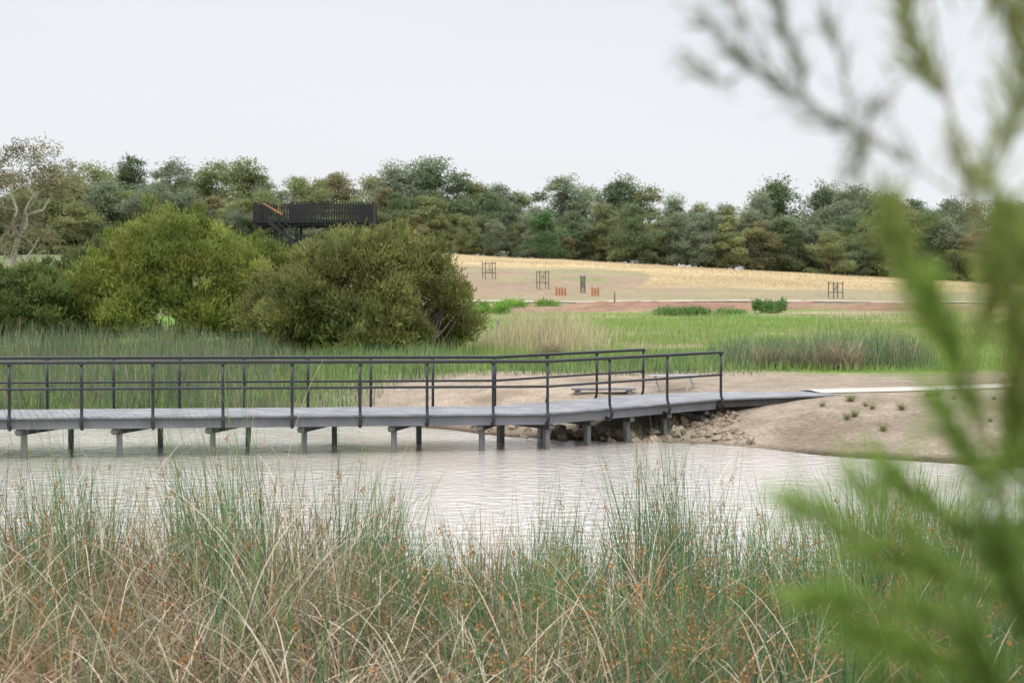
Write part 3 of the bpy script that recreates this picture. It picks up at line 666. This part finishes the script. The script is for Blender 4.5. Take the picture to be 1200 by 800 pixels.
guard(636,22,11,'black tree guard in the middle of the rise, next to orange stakes',178)
guard(683,20,4,'narrow dark tree guard left of the right orange guard',173)
guard(979,19,12,'black tree guard standing alone at the right of the rise',162)
def og(px,n,label):
    Y=168; X=(px-600)/1800*Y; root=empty('orange_guard',(X,Y,hz(X,Y)),0,label,'tree guard')
    for i in range(n): m=MB(); m.tube([(i*.32,0,-.1),(i*.32,0,.95-.1*(i%2))],.12,8); m.build('sleeve',M_orange,root)
og(652,4,'row of four short orange plant sleeves beside the middle tree guard'); og(694,3,'row of three short orange plant sleeves furthest right')
def post(px,Y,h,label):
    X=(px-600)/1800*Y; m=MB(); m.tube([(0,0,-.2),(.02,0,h*.5),(0,.01,h)],[.09,.085,.075],8); o=m.build('fence_post',M_wood,None,True); o.location=(X,Y,hz(X,Y)); tag(o,label,'post')
post(583,66,.95,'grey wooden fence post standing in the grass beside the straw reeds')
post(720,150,1.3,'short wooden post near the far path')

# ------------------------------------------------------------------ near shrub (out of focus)
def nearshrub():
    r=random.Random(3); rng=np.random.RandomState(3); root=empty('near_shrub',(.52,1.0,hz(.52,1.0)),0,'out of focus leafy shrub hanging in from the right edge','shrub')
    g=Vector(root.location)
    def P(px,py,Y): return Vector(((px-600)/1800*Y,Y,EYE-(py-350)/1800*Y))-g
    Y=1.0; stem=MB()
    main=[Vector((0,0,-.1)),Vector((0,-.02,.6)),P(1290,900,1.02),P(1205,720,1.0),P(1175,600,Y),P(1140,440,Y),P(1142,260,Y),P(1112,130,Y),P(1085,0,Y),P(1060,-140,Y)]
    stem.tube(main,[.014,.012,.005,.0032,.0022,.0018,.0013,.001,.0008,.0006],7)
    tw=[
     ([(1138,240,1.),(1040,175,1.),(950,130,1.),(880,80,1.),(815,20,1.)],120,'g',.85),
     ([(950,130,1.),(925,60,1.),(905,-10,1.)],70,'g',.8),
     ([(880,80,1.),(850,100,1.),(805,70,1.)],26,'g',.7),
     ([(1000,155,1.),(985,80,1.),(965,20,1.)],36,'g',.75),
     ([(920,110,1.),(870,30,1.),(850,-20,1.)],36,'g',.75),
     ([(1112,130,1.),(1070,60,1.),(1050,-40,1.)],150,'y',1.0),
     ([(1140,250,1.),(1185,130,1.),(1200,-40,1.)],160,'y',1.0),
     ([(1085,0,1.),(1140,-40,1.),(1190,30,1.),(1215,150,1.)],170,'y',1.0),
     ([(1060,90,.97),(1020,130,.97),(1000,200,.97)],50,'g',.85),
     ([(1110,120,.97),(1120,180,.97),(1150,230,.97)],60,'y',.9),
     ([(1140,440,1.),(1095,380,.97),(1062,310,.97),(1040,250,.97)],150,'b',1.15),
     ([(1140,420,1.),(1165,330,.97),(1175,260,.97)],150,'b',1.15),
     ([(1150,520,1.),(1125,430,.95),(1090,340,.95)],170,'l',1.15),
     ([(1175,600,1.),(1190,480,.95),(1200,380,.95)],210,'b',1.2),
     ([(1175,600,1.),(1145,550,.95),(1105,480,.94)],110,'l',1.15),
     ([(1210,420,1.),(1190,350,.95),(1205,280,.95)],110,'b',1.1),
     ([(1205,720,1.),(1120,680,.93),(1030,645,.91),(935,590,.90)],170,'l',1.15),
     ([(1205,720,1.),(1100,725,.93),(1020,705,.91),(950,700,.90)],130,'l',1.1),
     ([(1205,720,1.),(1150,640,.95),(1090,590,.93),(1035,545,.93)],150,'l',1.15),
     ([(1120,680,.93),(1060,620,.91),(1000,560,.90)],70,'l',1.05),
     ([(1290,900,1.02),(1180,820,.95),(1090,770,.91),(1000,745,.90)],190,'l',1.15),
     ([(1290,900,1.02),(1230,780,.95),(1190,690,.93),(1165,620,.93)],230,'d',1.2),
     ([(1180,820,.95),(1120,830,.92),(1040,810,.91)],140,'d',1.15),
     ([(1290,900,1.02),(1200,850,.95),(1140,750,.92)],190,'d',1.2),
     ([(1200,850,.95),(1120,870,.92),(1050,850,.91)],120,'d',1.2),
     ([(1205,720,1.),(1210,600,.95),(1205,480,.95)],150,'l',1.2)]
    cols={'g':((.17,.19,.13),(.26,.28,.17)),'y':((.24,.29,.09),(.36,.38,.13)),'b':((.19,.26,.065),(.33,.37,.11)),'d':((.13,.22,.045),(.24,.34,.08)),'l':((.18,.31,.055),(.32,.44,.10))}
    Vs=[];Cs=[]
    for pts,n,cc,sp in tw:
        n=int(n*1.25); Q=[P(*p) for p in pts]; stem.tube(Q,[.0008-.0005*i/(len(Q)-1) for i in range(len(Q))],5)
        A_=np.array([list(q) for q in Q]); t=rng.uniform(.06,1,n)**.8*(len(Q)-1); i=np.arange(len(Q))
        c=np.stack([np.interp(t,i,A_[:,k]) for k in range(3)],-1); ii=np.minimum(t.astype(int),len(Q)-2); d=unit(A_[ii+1]-A_[ii])
        c+=rng.normal(0,.0026*sp,c.shape)
        a=unit(d*1.0+rng.normal(0,.5,c.shape)); b=unit(np.cross(a,rng.normal(0,1,c.shape)))
        l=rng.uniform(.016,.034,(n,1))*sp; w=rng.uniform(.0014,.0024,(n,1))*sp
        Vs.append(np.stack([c-b*w*.5,c+b*w*.5,c+a*l+b*w*.25,c+a*l-b*w*.25],1)); k0,k1=map(np.array,cols[cc]); u=rng.rand(n,1); Cs.append(k0*(1-u)+k1*u)
    stem.build('stem',M_stem,root,True); quads('foliage',np.concatenate(Vs),np.concatenate(Cs),M_near,root)
nearshrub()

# ------------------------------------------------------------------ world, sun, camera
wd=bpy.data.worlds.new('World'); S.world=wd; wd.use_nodes=True; nt=wd.node_tree; nt.nodes.clear(); N=nt.nodes; L=nt.links
out=N.new('ShaderNodeOutputWorld'); sk=N.new('ShaderNodeTexSky'); sk.sky_type='NISHITA'; sk.sun_disc=False; sk.sun_elevation=R(52); sk.sun_rotation=R(215)
bg1=N.new('ShaderNodeBackground'); bg1.inputs['Strength'].default_value=.05; L.new(sk.outputs[0],bg1.inputs['Color'])
tc=N.new('ShaderNodeTexCoord'); sx=N.new('ShaderNodeSeparateXYZ'); L.new(tc.outputs['Generated'],sx.inputs[0])
cr=N.new('ShaderNodeValToRGB'); e=cr.color_ramp.elements; e[0].position=0; e[0].color=(.92,.93,.95,1); e[1].position=1; e[1].color=(2.9,2.92,3.0,1)
x=e.new(.2); x.color=(.86,.885,.935,1)
x=e.new(.32); x.color=(1.45,1.47,1.52,1)
L.new(sx.outputs['Z'],cr.inputs[0])
ns=N.new('ShaderNodeTexNoise'); ns.inputs['Scale'].default_value=1.6; ns.inputs['Detail'].default_value=5; mp=N.new('ShaderNodeMapping'); mp.inputs['Scale'].default_value=(1,1,4); L.new(tc.outputs['Generated'],mp.inputs[0]); L.new(mp.outputs[0],ns.inputs['Vector'])
mr=N.new('ShaderNodeMapRange'); mr.inputs['From Min'].default_value=.3; mr.inputs['From Max'].default_value=.7; mr.inputs['To Min'].default_value=.965; mr.inputs['To Max'].default_value=1.03; L.new(ns.outputs[0],mr.inputs['Value'])
bg2=N.new('ShaderNodeBackground'); L.new(cr.outputs[0],bg2.inputs['Color']); L.new(mr.outputs[0],bg2.inputs['Strength'])
mx=N.new('ShaderNodeMixShader'); mx.inputs[0].default_value=.94; L.new(bg1.outputs[0],mx.inputs[1]); L.new(bg2.outputs[0],mx.inputs[2]); L.new(mx.outputs[0],out.inputs[0])
sl=bpy.data.lights.new('sun','SUN'); sl.energy=1.5; sl.angle=R(14); sl.color=(1,.96,.9); so=bpy.data.objects.new('sun',sl); COL.objects.link(so)
so.rotation_euler=Vector((.45,.65,-1.0)).to_track_quat('-Z','Y').to_euler()
cd=bpy.data.cameras.new('camera'); cam=bpy.data.objects.new('camera',cd); COL.objects.link(cam); cam.location=(0,0,EYE)
cd.sensor_width=36; cd.lens=54; cd.clip_start=.05; cd.clip_end=6000
cam.rotation_euler=(R(90)-math.atan(50/1800),0,0)
cd.dof.use_dof=True; cd.dof.focus_distance=19; cd.dof.aperture_fstop=4.8
S.camera=cam
S.view_settings.view_transform='Standard'; S.view_settings.look='None'; S.view_settings.exposure=0
